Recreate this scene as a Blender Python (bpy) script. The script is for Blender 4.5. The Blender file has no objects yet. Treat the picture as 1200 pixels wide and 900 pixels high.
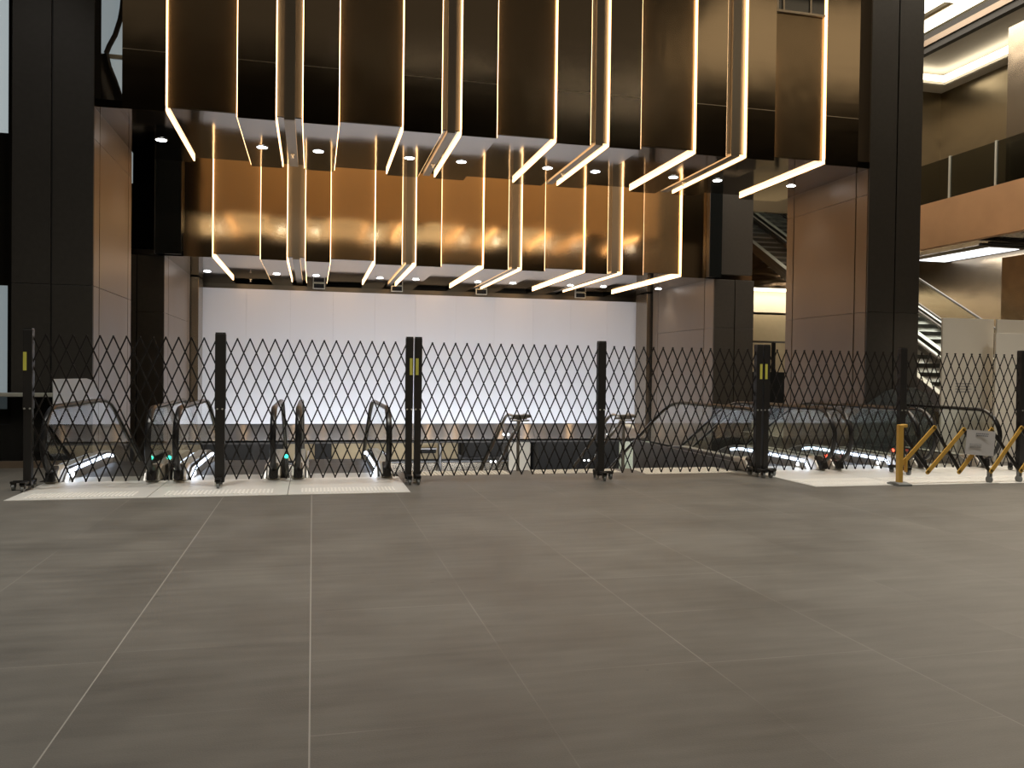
import bpy, bmesh, math, random
from mathutils import Vector, Matrix
random.seed(7)
C = bpy.context.scene
COL = C.collection
PI = math.pi

# ------------------------------------------------------------------ materials
def new_mat(name):
    m = bpy.data.materials.new(name); m.use_nodes = True
    nt = m.node_tree; nt.nodes.clear()
    out = nt.nodes.new('ShaderNodeOutputMaterial')
    return m, nt, out

def N(nt, kind, **kw):
    n = nt.nodes.new(kind)
    for k, v in kw.items():
        if k in n.inputs: n.inputs[k].default_value = v
        else: setattr(n, k, v)
    return n

def pbr(name, col, rough=.5, metal=0., spec=.5, var=.0, vscale=3., vstretch=(1, 1, 1), bump=0., bscale=20.,
        bstretch=(1, 1, 1), bdist=.01, rvar=0., emit=None, estr=0.):
    m, nt, out = new_mat(name)
    p = nt.nodes.new('ShaderNodeBsdfPrincipled')
    p.inputs['Base Color'].default_value = (*col, 1)
    p.inputs['Roughness'].default_value = rough
    p.inputs['Metallic'].default_value = metal
    p.inputs['Specular IOR Level'].default_value = spec
    nt.links.new(p.outputs[0], out.inputs[0])
    geo = nt.nodes.new('ShaderNodeNewGeometry')
    if var > 0 or rvar > 0:
        mp = nt.nodes.new('ShaderNodeMapping'); mp.inputs['Scale'].default_value = vstretch
        nt.links.new(geo.outputs['Position'], mp.inputs[0])
        no = N(nt, 'ShaderNodeTexNoise', Scale=vscale, Detail=5.)
        nt.links.new(mp.outputs[0], no.inputs['Vector'])
        if var > 0:
            mx = nt.nodes.new('ShaderNodeMix'); mx.data_type = 'RGBA'
            mx.inputs[6].default_value = (*[c * (1 - var) for c in col], 1)
            mx.inputs[7].default_value = (*[min(1, c * (1 + var)) for c in col], 1)
            nt.links.new(no.outputs['Fac'], mx.inputs[0])
            nt.links.new(mx.outputs[2], p.inputs['Base Color'])
        if rvar > 0:
            mr = nt.nodes.new('ShaderNodeMapRange')
            mr.inputs['To Min'].default_value = max(.02, rough - rvar); mr.inputs['To Max'].default_value = rough + rvar
            nt.links.new(no.outputs['Fac'], mr.inputs['Value']); nt.links.new(mr.outputs[0], p.inputs['Roughness'])
    if bump > 0:
        mp = nt.nodes.new('ShaderNodeMapping'); mp.inputs['Scale'].default_value = bstretch
        nt.links.new(geo.outputs['Position'], mp.inputs[0])
        no = N(nt, 'ShaderNodeTexNoise', Scale=bscale, Detail=2.)
        nt.links.new(mp.outputs[0], no.inputs['Vector'])
        b = N(nt, 'ShaderNodeBump', Strength=bump, Distance=bdist)
        nt.links.new(no.outputs['Fac'], b.inputs['Height']); nt.links.new(b.outputs[0], p.inputs['Normal'])
    if emit:
        p.inputs['Emission Color'].default_value = (*emit, 1); p.inputs['Emission Strength'].default_value = estr
    return m

def emis(name, col, s):
    m, nt, out = new_mat(name)
    e = N(nt, 'ShaderNodeEmission', Strength=s); e.inputs[0].default_value = (*col, 1)
    nt.links.new(e.outputs[0], out.inputs[0]); return m

def glass(name, tint, ior=1.45, rough=.0, body=0., bodycol=(.5, .55, .55)):
    m, nt, out = new_mat(name)
    t = nt.nodes.new('ShaderNodeBsdfTransparent'); t.inputs[0].default_value = (*tint, 1)
    g = N(nt, 'ShaderNodeBsdfGlossy', Roughness=rough)
    f = N(nt, 'ShaderNodeFresnel', IOR=ior)
    mx = nt.nodes.new('ShaderNodeMixShader')
    ge = nt.nodes.new('ShaderNodeNewGeometry')
    inv = nt.nodes.new('ShaderNodeMath'); inv.operation = 'SUBTRACT'; inv.inputs[0].default_value = 1.; nt.links.new(ge.outputs['Backfacing'], inv.inputs[1])
    fm = nt.nodes.new('ShaderNodeMath'); fm.operation = 'MULTIPLY'; nt.links.new(f.outputs[0], fm.inputs[0]); nt.links.new(inv.outputs[0], fm.inputs[1])
    nt.links.new(fm.outputs[0], mx.inputs[0]); nt.links.new(t.outputs[0], mx.inputs[1]); nt.links.new(g.outputs[0], mx.inputs[2])
    last = mx
    if body > 0:
        d = nt.nodes.new('ShaderNodeBsdfDiffuse'); d.inputs[0].default_value = (*bodycol, 1)
        m2 = nt.nodes.new('ShaderNodeMixShader'); m2.inputs[0].default_value = body
        nt.links.new(mx.outputs[0], m2.inputs[1]); nt.links.new(d.outputs[0], m2.inputs[2]); last = m2
    nt.links.new(last.outputs[0], out.inputs[0]); return m

def floor_mat():
    m, nt, out = new_mat('stone_tiles')
    L = nt.links.new
    p = nt.nodes.new('ShaderNodeBsdfPrincipled'); L(p.outputs[0], out.inputs[0])
    geo = nt.nodes.new('ShaderNodeNewGeometry')
    sx = nt.nodes.new('ShaderNodeSeparateXYZ'); L(geo.outputs['Position'], sx.inputs[0])
    def math_(op, a, b=None, c=None):
        n = nt.nodes.new('ShaderNodeMath'); n.operation = op
        for i, v in enumerate((a, b, c)):
            if v is None: continue
            if isinstance(v, (int, float)): n.inputs[i].default_value = v
            else: L(v, n.inputs[i])
        return n.outputs[0]
    x = math_('ADD', sx.outputs[0], 50.0)
    colid = math_('FLOOR', x)
    fx = math_('FRACT', x)
    jx = math_('MINIMUM', fx, math_('SUBTRACT', 1.0, fx))
    # each one metre column of slabs is laid with its own offset
    wn = nt.nodes.new('ShaderNodeTexWhiteNoise'); wn.noise_dimensions = '1D'; L(colid, wn.inputs['W'])
    yy = math_('ADD', math_('DIVIDE', math_('ADD', sx.outputs[1], 50.0), .887), math_('MULTIPLY', wn.outputs[0], .9))
    rowid = math_('FLOOR', yy)
    fy = math_('FRACT', yy)
    jy = math_('MULTIPLY', math_('MINIMUM', fy, math_('SUBTRACT', 1.0, fy)), .887)
    # joint visible strength varies along the joint (wear)
    nz = N(nt, 'ShaderNodeTexNoise', Scale=.55, Detail=3.); L(geo.outputs['Position'], nz.inputs['Vector'])
    wnx = nt.nodes.new('ShaderNodeTexWhiteNoise'); wnx.noise_dimensions = '1D'; L(math_('ROUND', x), wnx.inputs['W'])
    lx = math_('LESS_THAN', jx, .0034)
    ly = math_('LESS_THAN', jy, .004)
    wear = nt.nodes.new('ShaderNodeMapRange'); wear.inputs['From Min'].default_value = .42; wear.inputs['From Max'].default_value = .62
    L(nz.outputs['Fac'], wear.inputs['Value'])
    strong = math_('LESS_THAN', math_('ABSOLUTE', math_('SUBTRACT', math_('ROUND', x), 49.5)), .6)
    wr2 = math_('ADD', .06, math_('MULTIPLY', wear.outputs[0], .38))
    jm_x = math_('MULTIPLY', lx, math_('MAXIMUM', math_('MULTIPLY', strong, .75), wr2))
    jm_y = math_('MULTIPLY', ly, math_('MULTIPLY', wear.outputs[0], .32))
    jm = math_('MAXIMUM', jm_x, jm_y)
    # per slab tone
    cb = nt.nodes.new('ShaderNodeCombineXYZ'); L(colid, cb.inputs[0]); L(rowid, cb.inputs[1])
    ws = nt.nodes.new('ShaderNodeTexWhiteNoise'); ws.noise_dimensions = '3D'; L(cb.outputs[0], ws.inputs['Vector'])
    n1 = N(nt, 'ShaderNodeTexNoise', Scale=1.1, Detail=6.); L(geo.outputs['Position'], n1.inputs['Vector'])
    mp = nt.nodes.new('ShaderNodeMapping'); mp.inputs['Scale'].default_value = (1.2, 7, 1); L(geo.outputs['Position'], mp.inputs[0])
    n2 = N(nt, 'ShaderNodeTexNoise', Scale=1.5, Detail=5.); L(mp.outputs[0], n2.inputs['Vector'])
    n3 = N(nt, 'ShaderNodeTexNoise', Scale=140., Detail=2.); L(geo.outputs['Position'], n3.inputs['Vector'])
    tone = math_('ADD', math_('ADD', .04, math_('MULTIPLY', ws.outputs[0], .07)), math_('ADD', math_('MULTIPLY', n1.outputs['Fac'], .42),
                 math_('ADD', math_('MULTIPLY', n2.outputs['Fac'], .3), math_('MULTIPLY', n3.outputs['Fac'], .18))))
    cr = nt.nodes.new('ShaderNodeValToRGB')
    cr.color_ramp.elements[0].position = .36; cr.color_ramp.elements[0].color = (.078, .072, .063, 1)
    cr.color_ramp.elements[1].position = .72; cr.color_ramp.elements[1].color = (.165, .154, .136, 1)
    L(tone, cr.inputs[0])
    mx = nt.nodes.new('ShaderNodeMix'); mx.data_type = 'RGBA'
    L(jm, mx.inputs[0]); L(cr.outputs[0], mx.inputs[6]); mx.inputs[7].default_value = (.36, .34, .31, 1)
    # small dark scuffs
    sp = N(nt, 'ShaderNodeTexVoronoi', Scale=1.6); L(geo.outputs['Position'], sp.inputs['Vector'])
    spm = math_('LESS_THAN', sp.outputs['Distance'], .022)
    m3 = nt.nodes.new('ShaderNodeMix'); m3.data_type = 'RGBA'
    L(math_('MULTIPLY', spm, .6), m3.inputs[0]); L(mx.outputs[2], m3.inputs[6]); m3.inputs[7].default_value = (.05, .045, .04, 1)
    L(m3.outputs[2], p.inputs['Base Color'])
    r = nt.nodes.new('ShaderNodeMapRange'); r.inputs['To Min'].default_value = .36; r.inputs['To Max'].default_value = .62
    L(n1.outputs['Fac'], r.inputs['Value']); L(r.outputs[0], p.inputs['Roughness'])
    p.inputs['Specular IOR Level'].default_value = .4
    b = N(nt, 'ShaderNodeBump', Strength=.25, Distance=.004); L(n3.outputs['Fac'], b.inputs['Height']); L(b.outputs[0], p.inputs['Normal'])
    return m

M = {}
M['floor'] = floor_mat()
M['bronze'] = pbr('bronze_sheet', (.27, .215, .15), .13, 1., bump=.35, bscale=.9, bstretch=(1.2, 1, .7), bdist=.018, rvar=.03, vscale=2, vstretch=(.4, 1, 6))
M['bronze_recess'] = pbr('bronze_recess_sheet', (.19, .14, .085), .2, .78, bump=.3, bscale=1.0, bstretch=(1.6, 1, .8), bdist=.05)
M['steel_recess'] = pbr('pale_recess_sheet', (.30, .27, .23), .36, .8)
M['bronze_lit'] = pbr('lit_bronze_sheet', (.60, .45, .28), .12, 1., bump=.35, bscale=.9, bstretch=(1.2, 1, .7), bdist=.02)  # bronze sheet lightened; reflected gold light is put into the colour
M['bronze_recess_lit'] = pbr('lit_recess_sheet', (.58, .42, .25), .14, .85, bump=.3, bscale=.9, bstretch=(1.2, 1, .7), bdist=.02)  # recess bronze lightened likewise for the reflected gold light
M['bronze_back'] = pbr('bronze_satin_sheet', (.46, .33, .19), .6, .2, var=.1, vscale=1)
M['soffit'] = pbr('polished_dark_soffit', (.36, .325, .285), .07, 1., bump=.3, bscale=.8, bdist=.012)
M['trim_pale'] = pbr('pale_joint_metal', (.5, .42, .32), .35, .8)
M['black_stone'] = pbr('black_stone_cladding', (.038, .035, .032), .42, 0., .5, var=.25, vscale=14)
M['taupe'] = pbr('taupe_stone_panel', (.17, .128, .092), .38, .25, .5, var=.14, vscale=1.2, vstretch=(1, 1, .35), rvar=.05)
M['gap'] = pbr('gap_black', (.008, .008, .008), .7)
M['dark_glass'] = pbr('dark_glass_cap', (.01, .012, .013), .06, 0., .8)
M['led'] = emis('warm_led_diffuser', (1., .60, .28), 6.5)
M['led_b'] = emis('warm_led_diffuser_inner', (1., .64, .33), 7.)
M['led_white'] = emis('cool_led_strip', (.72, .82, 1.), 4.)
M['down'] = emis('downlight_lens', (.93, .96, 1.), 22.)
M['down_ring'] = pbr('downlight_bezel', (.6, .6, .6), .4, .3)
M['hoard'] = pbr('white_painted_board', (.80, .78, .78), .28, 0., .5, var=.02, vscale=1.5, vstretch=(1, 1, .1))
M['hoard_side'] = pbr('cream_painted_board', (.66, .62, .55), .55, 0., .3)
M['hoard_green'] = pbr('pale_board', (.60, .62, .56), .6)
M['pale_green'] = pbr('pale_green_board', (.80, .86, .74), .6)
M['steel'] = pbr('brushed_steel', (.50, .49, .47), .35, .75, bump=.2, bscale=1.3, bstretch=(2, 1, .3), bdist=.02)
M['steel_mirror'] = pbr('polished_steel', (.66, .67, .68), .12, .72)
M['steel_dark'] = pbr('satin_dark_steel', (.20, .19, .18), .35, .9)
M['alu'] = pbr('cream_aluminium', (.62, .58, .52), .42, .35)
M['alu_trim'] = pbr('pale_aluminium_trim', (.55, .56, .52), .35, .6)
M['plate'] = pbr('pale_comb_plate', (.72, .71, .68), .42, .25, var=.06, vscale=6)
M['plate_rib'] = pbr('pale_tactile_rib', (.88, .86, .82), .5)
M['tactile'] = pbr('pale_tactile_stone', (.62, .58, .50), .6, var=.08, vscale=10)
M['rubber'] = pbr('black_rubber', (.012, .012, .013), .3)
M['black'] = pbr('black_powder_coat', (.012, .011, .011), .45, .0, .4)
M['lattice'] = pbr('black_lattice_steel', (.010, .009, .009), .5, .0, .3)
M['bolt'] = pbr('zinc_bolt', (.55, .55, .53), .35, .9)
M['castor'] = pbr('grey_castor_rubber', (.16, .17, .17), .45)
M['reflect_yellow'] = pbr('yellow_reflective_sticker', (.62, .60, .10), .35, emit=None)
M['yellow'] = pbr('yellow_plastic', (.62, .37, .07), .45)
M['paper'] = pbr('white_paper', (.60, .59, .60), .6)
M['ink'] = pbr('grey_print', (.18, .18, .20), .8)
M['ink_pale'] = pbr('faint_grey_print', (.36, .35, .34), .8)
M['glass'] = glass('clear_balustrade_glass', (.955, .975, .965), 1.45)
M['glass_sheen'] = glass('pale_guard_glass', (.55, .6, .6), 1.5, .1, .42, (.74, .78, .82))  # pale body paints the hoarding light reflected in the guard
M['reflection_smoke'] = glass('smoky_reflection_sheet', (.45, .48, .48), 1.5, .1, .3, (.22, .24, .25))  # smoky body of the sheet that stands in for a reflection
M['step'] = pbr('ribbed_step_metal', (.045, .047, .045), .5, .4)
M['green'] = emis('green_signal', (.05, 1., .62), 3.)
M['red'] = emis('red_signal', (1., .08, .04), 5.)
M['white_dot'] = emis('white_signal', (.95, .97, 1.), 5.)
M['dark'] = pbr('charcoal_panel', (.014, .014, .015), .6, 0., .2)
M['dark_wall'] = pbr('dark_bronze_wall', (.07, .06, .05), .35, .4, var=.2, vscale=1)
M['lobby'] = pbr('lobby_wall', (.05, .045, .04), .6)
M['warm_wall'] = pbr('warm_stone_wall', (.50, .41, .27), .7, var=.12, vscale=4)
M['gold_sheet'] = pbr('gold_bronze_sheet', (.46, .31, .18), .22, .9, bump=.5, bscale=.8, bdist=.08)
M['swirl_sheet'] = pbr('swirled_bronze_sheet', (.50, .34, .2), .2, .8, bump=.6, bscale=.9, bstretch=(.6, 1, 2.5), bdist=.12)
M['grey_sheet'] = pbr('grey_bronze_sheet', (.30, .25, .19), .25, .9, bump=.4, bscale=.8, bdist=.06)
M['spandrel'] = pbr('copper_spandrel', (.62, .38, .22), .38, .65, var=.2, vscale=.9)
M['slab_ceiling'] = pbr('plaster_ceiling', (.42, .40, .36), .8)
M['cove'] = emis('warm_cove_light', (1., .86, .62), 5.)
M['patch_white'] = emis('white_reflection_glow', (.95, .97, 1.), 2.)
M['ceil_light'] = emis('warm_ceiling_panel', (1., .83, .62), 2.6)
M['strip_glow'] = emis('added_strip_glow', (1., .88, .70), 7.)
M['lit_glass'] = pbr('pale_lit_glass', (.35, .42, .45), .3, emit=(.56, .66, .70), estr=.33)
M['lit_glass2'] = pbr('pale_blue_glazing', (.35, .42, .45), .3, emit=(.60, .68, .70), estr=.55)
M['metal_wall'] = pbr('brushed_bronze_wall', (.22, .185, .13), .3, .9, bump=.3, bscale=1.2, bdist=.05)
M['cloth'] = pbr('charcoal_dust_cloth', (.02, .02, .022), .9)

# ------------------------------------------------------------------ helpers
class MB:
    def __init__(s): s.bm = bmesh.new()
    def box(s, a, b):
        x0, y0, z0 = a; x1, y1, z1 = b
        v = [s.bm.verts.new(p) for p in ((x0, y0, z0), (x1, y0, z0), (x1, y1, z0), (x0, y1, z0), (x0, y0, z1), (x1, y0, z1), (x1, y1, z1), (x0, y1, z1))]
        for f in ((0, 3, 2, 1), (4, 5, 6, 7), (0, 1, 5, 4), (1, 2, 6, 5), (2, 3, 7, 6), (3, 0, 4, 7)):
            s.bm.faces.new([v[i] for i in f])
        return s
    def bar(s, p, q, w, t, up=(0, 1, 0)):
        """flat bar from p to q, width w in the plane square to up, thickness t along up"""
        p, q, up = Vector(p), Vector(q), Vector(up).normalized()
        d = (q - p).normalized(); sd = d.cross(up).normalized(); u = sd.cross(d).normalized()
        vs = []
        for e in (p, q):
            for a, b in ((-1, -1), (1, -1), (1, 1), (-1, 1)):
                vs.append(s.bm.verts.new(e + sd * a * w / 2 + u * b * t / 2))
        for f in ((0, 1, 2, 3), (7, 6, 5, 4), (0, 4, 5, 1), (1, 5, 6, 2), (2, 6, 7, 3), (3, 7, 4, 0)):
            s.bm.faces.new([vs[i] for i in f])
        return s
    def prism_x(s, pts, x0, x1):
        """closed outline in (y, z) extruded along x"""
        a = [s.bm.verts.new((x0, y, z)) for y, z in pts]; b = [s.bm.verts.new((x1, y, z)) for y, z in pts]
        n = len(pts)
        s.bm.faces.new(a); s.bm.faces.new(b[::-1])
        for i in range(n):
            j = (i + 1) % n
            s.bm.faces.new([a[i], b[i], b[j], a[j]])
        return s
    def cyl(s, c, r, h, axis='Z', n=20, r2=None):
        r2 = r if r2 is None else r2
        ax = {'X': Matrix.Rotation(PI / 2, 4, 'Y'), 'Y': Matrix.Rotation(-PI / 2, 4, 'X'), 'Z': Matrix()}[axis]
        bmesh.ops.create_cone(s.bm, cap_ends=True, segments=n, radius1=r, radius2=r2, depth=h, matrix=Matrix.Translation(c) @ ax)
        return s
    def ball(s, c, r, n=12):
        bmesh.ops.create_uvsphere(s.bm, u_segments=n, v_segments=n // 2 + 2, radius=r, matrix=Matrix.Translation(c)); return s
    def tube(s, pts, rx, rz=None, n=8):
        """swept tube through points; rx = half width along world X (or side), rz = other half size"""
        rz = rx if rz is None else rz
        pts = [Vector(p) for p in pts]; rings = []
        for i, p in enumerate(pts):
            d = (pts[min(i + 1, len(pts) - 1)] - pts[max(i - 1, 0)]).normalized()
            ref = Vector((1, 0, 0)) if abs(d.x) < .9 else Vector((0, 0, 1))
            u = (ref - d * ref.dot(d)).normalized(); w = d.cross(u).normalized()
            rings.append([s.bm.verts.new(p + u * math.cos(2 * PI * k / n) * rx + w * math.sin(2 * PI * k / n) * rz) for k in range(n)])
        for a, b in zip(rings, rings[1:]):
            for k in range(n):
                j = (k + 1) % n
                s.bm.faces.new([a[k], a[j], b[j], b[k]])
        s.bm.faces.new(rings[0][::-1]); s.bm.faces.new(rings[-1])
        return s
    def build(s, name, mat, parent=None, bevel=0., smooth=False, origin=None):
        bmesh.ops.recalc_face_normals(s.bm, faces=s.bm.faces)
        me = bpy.data.meshes.new(name)
        off = Vector(origin) if origin is not None else (parent.location.copy() if parent and parent.type == 'EMPTY' else Vector((0, 0, 0)))
        if parent and parent.type != 'EMPTY' and origin is None: off = Vector(parent.get('_off', (0, 0, 0)))
        bmesh.ops.translate(s.bm, verts=s.bm.verts, vec=-off)
        s.bm.to_mesh(me); s.bm.free()
        o = bpy.data.objects.new(name, me); COL.objects.link(o)
        me.materials.append(M[mat] if isinstance(mat, str) else mat)
        if parent is None: o.location = off
        else: o.parent = parent
        OFF[o.name] = off
        if smooth:
            for p in me.polygons: p.use_smooth = True
            me.set_sharp_from_angle(angle=math.radians(40))
        if bevel > 0:
            b = o.modifiers.new('bevel', 'BEVEL'); b.width = bevel; b.segments = 2; b.limit_method = 'ANGLE'
        return o
OFF = {}
def sub(mb, name, mat, parent, **kw):
    """sub-part: built in world coordinates under a mesh part"""
    return mb.build(name, mat, parent, origin=OFF[parent.name], **kw)
def thing(name, loc, label, cat, group=None):
    o = bpy.data.objects.new(name, None); COL.objects.link(o); o.location = loc; o.empty_display_size = .2
    o['label'] = label; o['category'] = cat
    if group: o['group'] = group
    return o
def tag(o, label, cat, group=None, kind=None):
    o['label'] = label; o['category'] = cat
    if group: o['group'] = group
    if kind: o['kind'] = kind
    return o
def struct(mb, name, mat, **kw):
    o = mb.build(name, mat, **kw); o['kind'] = 'structure'; return o
ORD = ['first', 'second', 'third', 'fourth', 'fifth', 'sixth', 'seventh', 'eighth', 'ninth', 'tenth']

# ------------------------------------------------------------------ setting: floors, walls, ceiling
struct(MB().box((-14, -25, -.3), (30, 11.75, 0)), 'floor', 'floor')
struct(MB().box((-14, 11.75, -.3), (-3.42, 13.5, 0)), 'floor', 'floor')
struct(MB().box((1.2, 11.75, -.3), (6.42, 12.22, 0)), 'floor', 'floor')
struct(MB().box((11.0, 11.75, -.3), (30, 40, 0)), 'floor', 'floor')
struct(MB().box((-14, 13.9, -.3), (-3.9, 40, 0)), 'floor', 'floor')
struct(MB().box((-14, -25.2, -.3), (30, -25, 14)), 'wall_rear', 'lobby')
struct(MB().box((-14.2, -25, -.3), (-14, 40, 14)), 'wall_left', 'lobby')
struct(MB().box((30, -25, -.3), (30.2, 40, 14)), 'wall_right', 'lobby')
struct(MB().box((-14, 40, -7), (30, 40.2, 14)), 'wall_far', 'lobby')
struct(MB().box((-14, -25, 14), (30, 40, 14.2)), 'ceiling', 'lobby')
# unseen glowing strips, added for bright lines in the bronze reflections
for (x0, x1, y0, y1) in ((1, 7.5, -6, -5.88), (9, 15.5, -6, -5.88), (9, 15.5, -9, -8.88)):
    t = thing('added_light_strip', ((x0 + x1) / 2, (y0 + y1) / 2, 13.9), 'long slim glowing strip added behind the viewer for its reflection', 'ceiling light', 'added glowing strips')
    MB().box((x0 - .06, y0 - .06, 13.86), (x1 + .06, y1 + .06, 14)).build('housing', 'steel_dark', t)
    MB().box((x0, y0, 13.84), (x1, y1, 13.858)).build('diffuser', 'strip_glow', t)
t = thing('added_glow_panel', (17, -3, 13.9), 'warm softly glowing panel added behind the viewer to tint the right-hand bronze', 'ceiling light')  # unseen panel added so the right-hand bronze reflects brown
MB().box((12.9, -4.1, 13.86), (28.1, 3.1, 14)).build('frame', 'steel_dark', t)
MB().box((13, -4, 13.84), (28, 3, 13.858)).build('diffuser', emis('added_warm_glow', (1., .78, .5), .95), t)
# unseen glowing panes, added to throw a bright band onto the far bulkhead
t = thing('added_glow_row', (3, -16, 0), 'long row of glowing panes added behind the viewer to brighten the far bulkhead', 'shopfront')
for i in range(8):
    x0 = -9 + i * 3.2
    MB().box((x0 + .05, -16.05, .1), (x0 + 3.15, -16.0, 1.7)).build('glow_pane', emis('added_pane_glow', (1., .82, .55), 3.) if i == 0 else bpy.data.materials['added_pane_glow'], t)
    MB().box((x0 - .05, -16.1, 0), (x0 + .05, -15.95, 3.2)).build('mullion', 'steel_dark', t)
MB().box((-9.05, -16.3, 1.7), (16.65, -15.95, 3.2)).build('header', 'steel_dark', t)
l = bpy.data.lights.new('added_column_fill', 'SPOT'); l.energy = 800; l.spot_size = .36; l.spot_blend = .8; l.shadow_soft_size = .15; l.color = (1., .95, .88)  # added spot, fills light onto the dark left column
o = bpy.data.objects.new('added_column_fill', l); COL.objects.link(o); o.location = (-4.6, 7.5, 13.5)
o.rotation_euler = (Vector((-4.0, 13.7, 5.0)) - o.location).to_track_quat('-Z', 'Y').to_euler()
t = thing('added_dim_panel', (1.4, -1, 13.9), 'faintly glowing panel added behind the viewer to lift the left-hand bronze', 'ceiling light')  # unseen panel added to keep the left-hand bronze from reflecting black
MB().box((-10.1, -6.1, 13.86), (12.8, 3.1, 14)).build('frame', 'steel_dark', t)
MB().box((-10, -6, 13.84), (12.7, 3, 13.858)).build('diffuser', emis('added_dim_glow', (1., .82, .6), .13), t)
for i in range(5):
    for j, (yy, en) in enumerate(((-4, 60), (2.5, 520), (8.0, 3600))):
        l = bpy.data.lights.new('lobby_spot', 'SPOT'); l.energy = en; l.spot_size = 1.12; l.spot_blend = .9; l.shadow_soft_size = .12; l.color = (1., .96, .87)
        o = bpy.data.objects.new('lobby_spot', l); COL.objects.link(o); o.location = (-8 + i * 5.4, yy, 13.8)

# ------------------------------------------------------------------ the two lit bulkheads
WIDE = [(-2.24, -1.19), (.37, 1.41), (2.98, 4.03), (5.57, 6.63), (8.19, 9.25)]
NARR = [(-.61, -.19), (2.04, 2.38), (4.64, 4.99), (7.22, 7.63)]
def bulkhead(yf, yb, z0, z1, label, joint=None, endY=None):
    t = thing('lit_bulkhead', (3.54, yf, z0), label, 'bulkhead')
    D = .10
    face, rec = ('bronze', 'bronze_recess') if joint else ('bronze_lit', 'bronze_recess_lit')
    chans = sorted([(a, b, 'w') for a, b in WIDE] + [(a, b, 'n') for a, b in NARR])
    # solid core behind the recesses
    MB().box((-2.86, yf + D, z0 + D), (9.94, yb, z1)).build('core', 'bronze_back', t)
    x = -2.86
    for a, b, kd in chans + [(9.94, 9.94, None)]:
        p = MB().box((x, yf, z0 + .004), (a, yf + D - .001, z1)).build('face_panel', face, t)
        s_ = MB().box((x, yf + .004, z0), (a, yb - .002, z0 + D - .001)).build('soffit_panel', 'soffit', t)
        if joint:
            sub(MB().box((x + .002, yf - .002, joint - .006), (a - .002, yf + .004, joint + .006)), 'joint_glint', 'trim_pale', p)  # pale strip stands in for light caught in the joint groove
        x = b
        if kd:
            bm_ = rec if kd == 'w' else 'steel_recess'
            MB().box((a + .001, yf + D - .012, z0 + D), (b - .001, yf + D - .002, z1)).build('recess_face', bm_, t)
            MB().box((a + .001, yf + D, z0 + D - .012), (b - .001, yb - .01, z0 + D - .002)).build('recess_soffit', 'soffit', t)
            if kd == 'n':   # raised pale fin inside the narrow channel
                w = b - a
                MB().box((a + w * .3, yf + .04, z0 + .04), (b - w * .3, yf + D - .013, z1)).build('centre_fin', 'steel_recess', t)
                MB().box((a + w * .3, yf + D, z0 + .04), (b - w * .3, yb - .02, z0 + D - .013)).build('centre_fin', 'steel_recess', t)
            ye = (endY or yb) - .02
            for side in (0, 1):
                xa, xb = (a + .001, a + .013) if side == 0 else (b - .013, b - .001)
                top = z1
                if kd == 'w' and a > 8 and joint and side == 0: top = 7.48
                m = MB().box((xa, yf + .022, z0 + .022), (xb, yf + .082, top)).box((xa, yf + .082, z0 + .022), (xb, ye, z0 + .082))
                m.build('led_strip', 'led', t)
    return t
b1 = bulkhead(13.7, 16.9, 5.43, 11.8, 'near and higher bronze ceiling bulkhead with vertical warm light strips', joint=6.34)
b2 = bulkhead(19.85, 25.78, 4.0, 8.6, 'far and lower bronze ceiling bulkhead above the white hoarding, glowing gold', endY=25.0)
# small glazed opening high in the last recess of the near bulkhead
w = thing('window', (8.72, 13.8, 8.22), 'small dark glazed opening high at the right end of the near bulkhead', 'window')
MB().box((8.22, 13.765, 8.22), (9.22, 13.78, 9.4)).build('glass_pane', 'dark_glass', w)
for xx in (8.215, 8.34, 8.90):
    MB().box((xx, 13.74, 8.22), (xx + .035, 13.765, 9.4)).build('mullion', 'trim_pale', w)
MB().box((8.2, 13.74, 8.18), (9.22, 13.785, 8.22)).build('sill', 'trim_pale', w)
# end caps of the far bulkhead
for x0, x1, lb in ((-3.42, -2.87, 'black glass end cap at the left end of the far bulkhead'), (9.95, 10.3, 'black glass end cap at the right end of the far bulkhead')):
    e = thing('end_cap', ((x0 + x1) / 2, 19.7, 4.0), lb, 'end cap')
    MB().box((x0, 19.68, 4.02), (x1, 19.84, 8.6)).build('glass_face', 'dark_glass', e)
    MB().box((x0 - .012, 19.675, 4.02), (x0, 19.84, 8.6)).build('edge_trim', 'steel_dark', e)
# near soffit continuing to the columns, left and right, and dark return above
for x0, x1, nm in ((-3.25, -2.862, 1), (9.942, 10.2, 2)):
    struct(MB().box((x0, 13.72, 5.43), (x1, 16.9, 5.55)), 'ceiling', 'soffit')
for x0, x1 in ((-4.2, -2.862), (9.942, 11.3)):
    struct(MB().box((x0, 19.9, 4.0), (x1, 26, 4.12)), 'ceiling', 'soffit')
struct(MB().box((9.942, 16.7, 5.55), (10.2, 16.9, 14)), 'wall_gap', 'gap')
struct(MB().box((-2.86, 13.9, 11.8), (9.94, 16.9, 14)), 'wall_upper', 'lobby')
struct(MB().box((-4.0, 20.2, 8.62), (11.3, 26, 14)), 'wall_upper', 'lobby')

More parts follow.
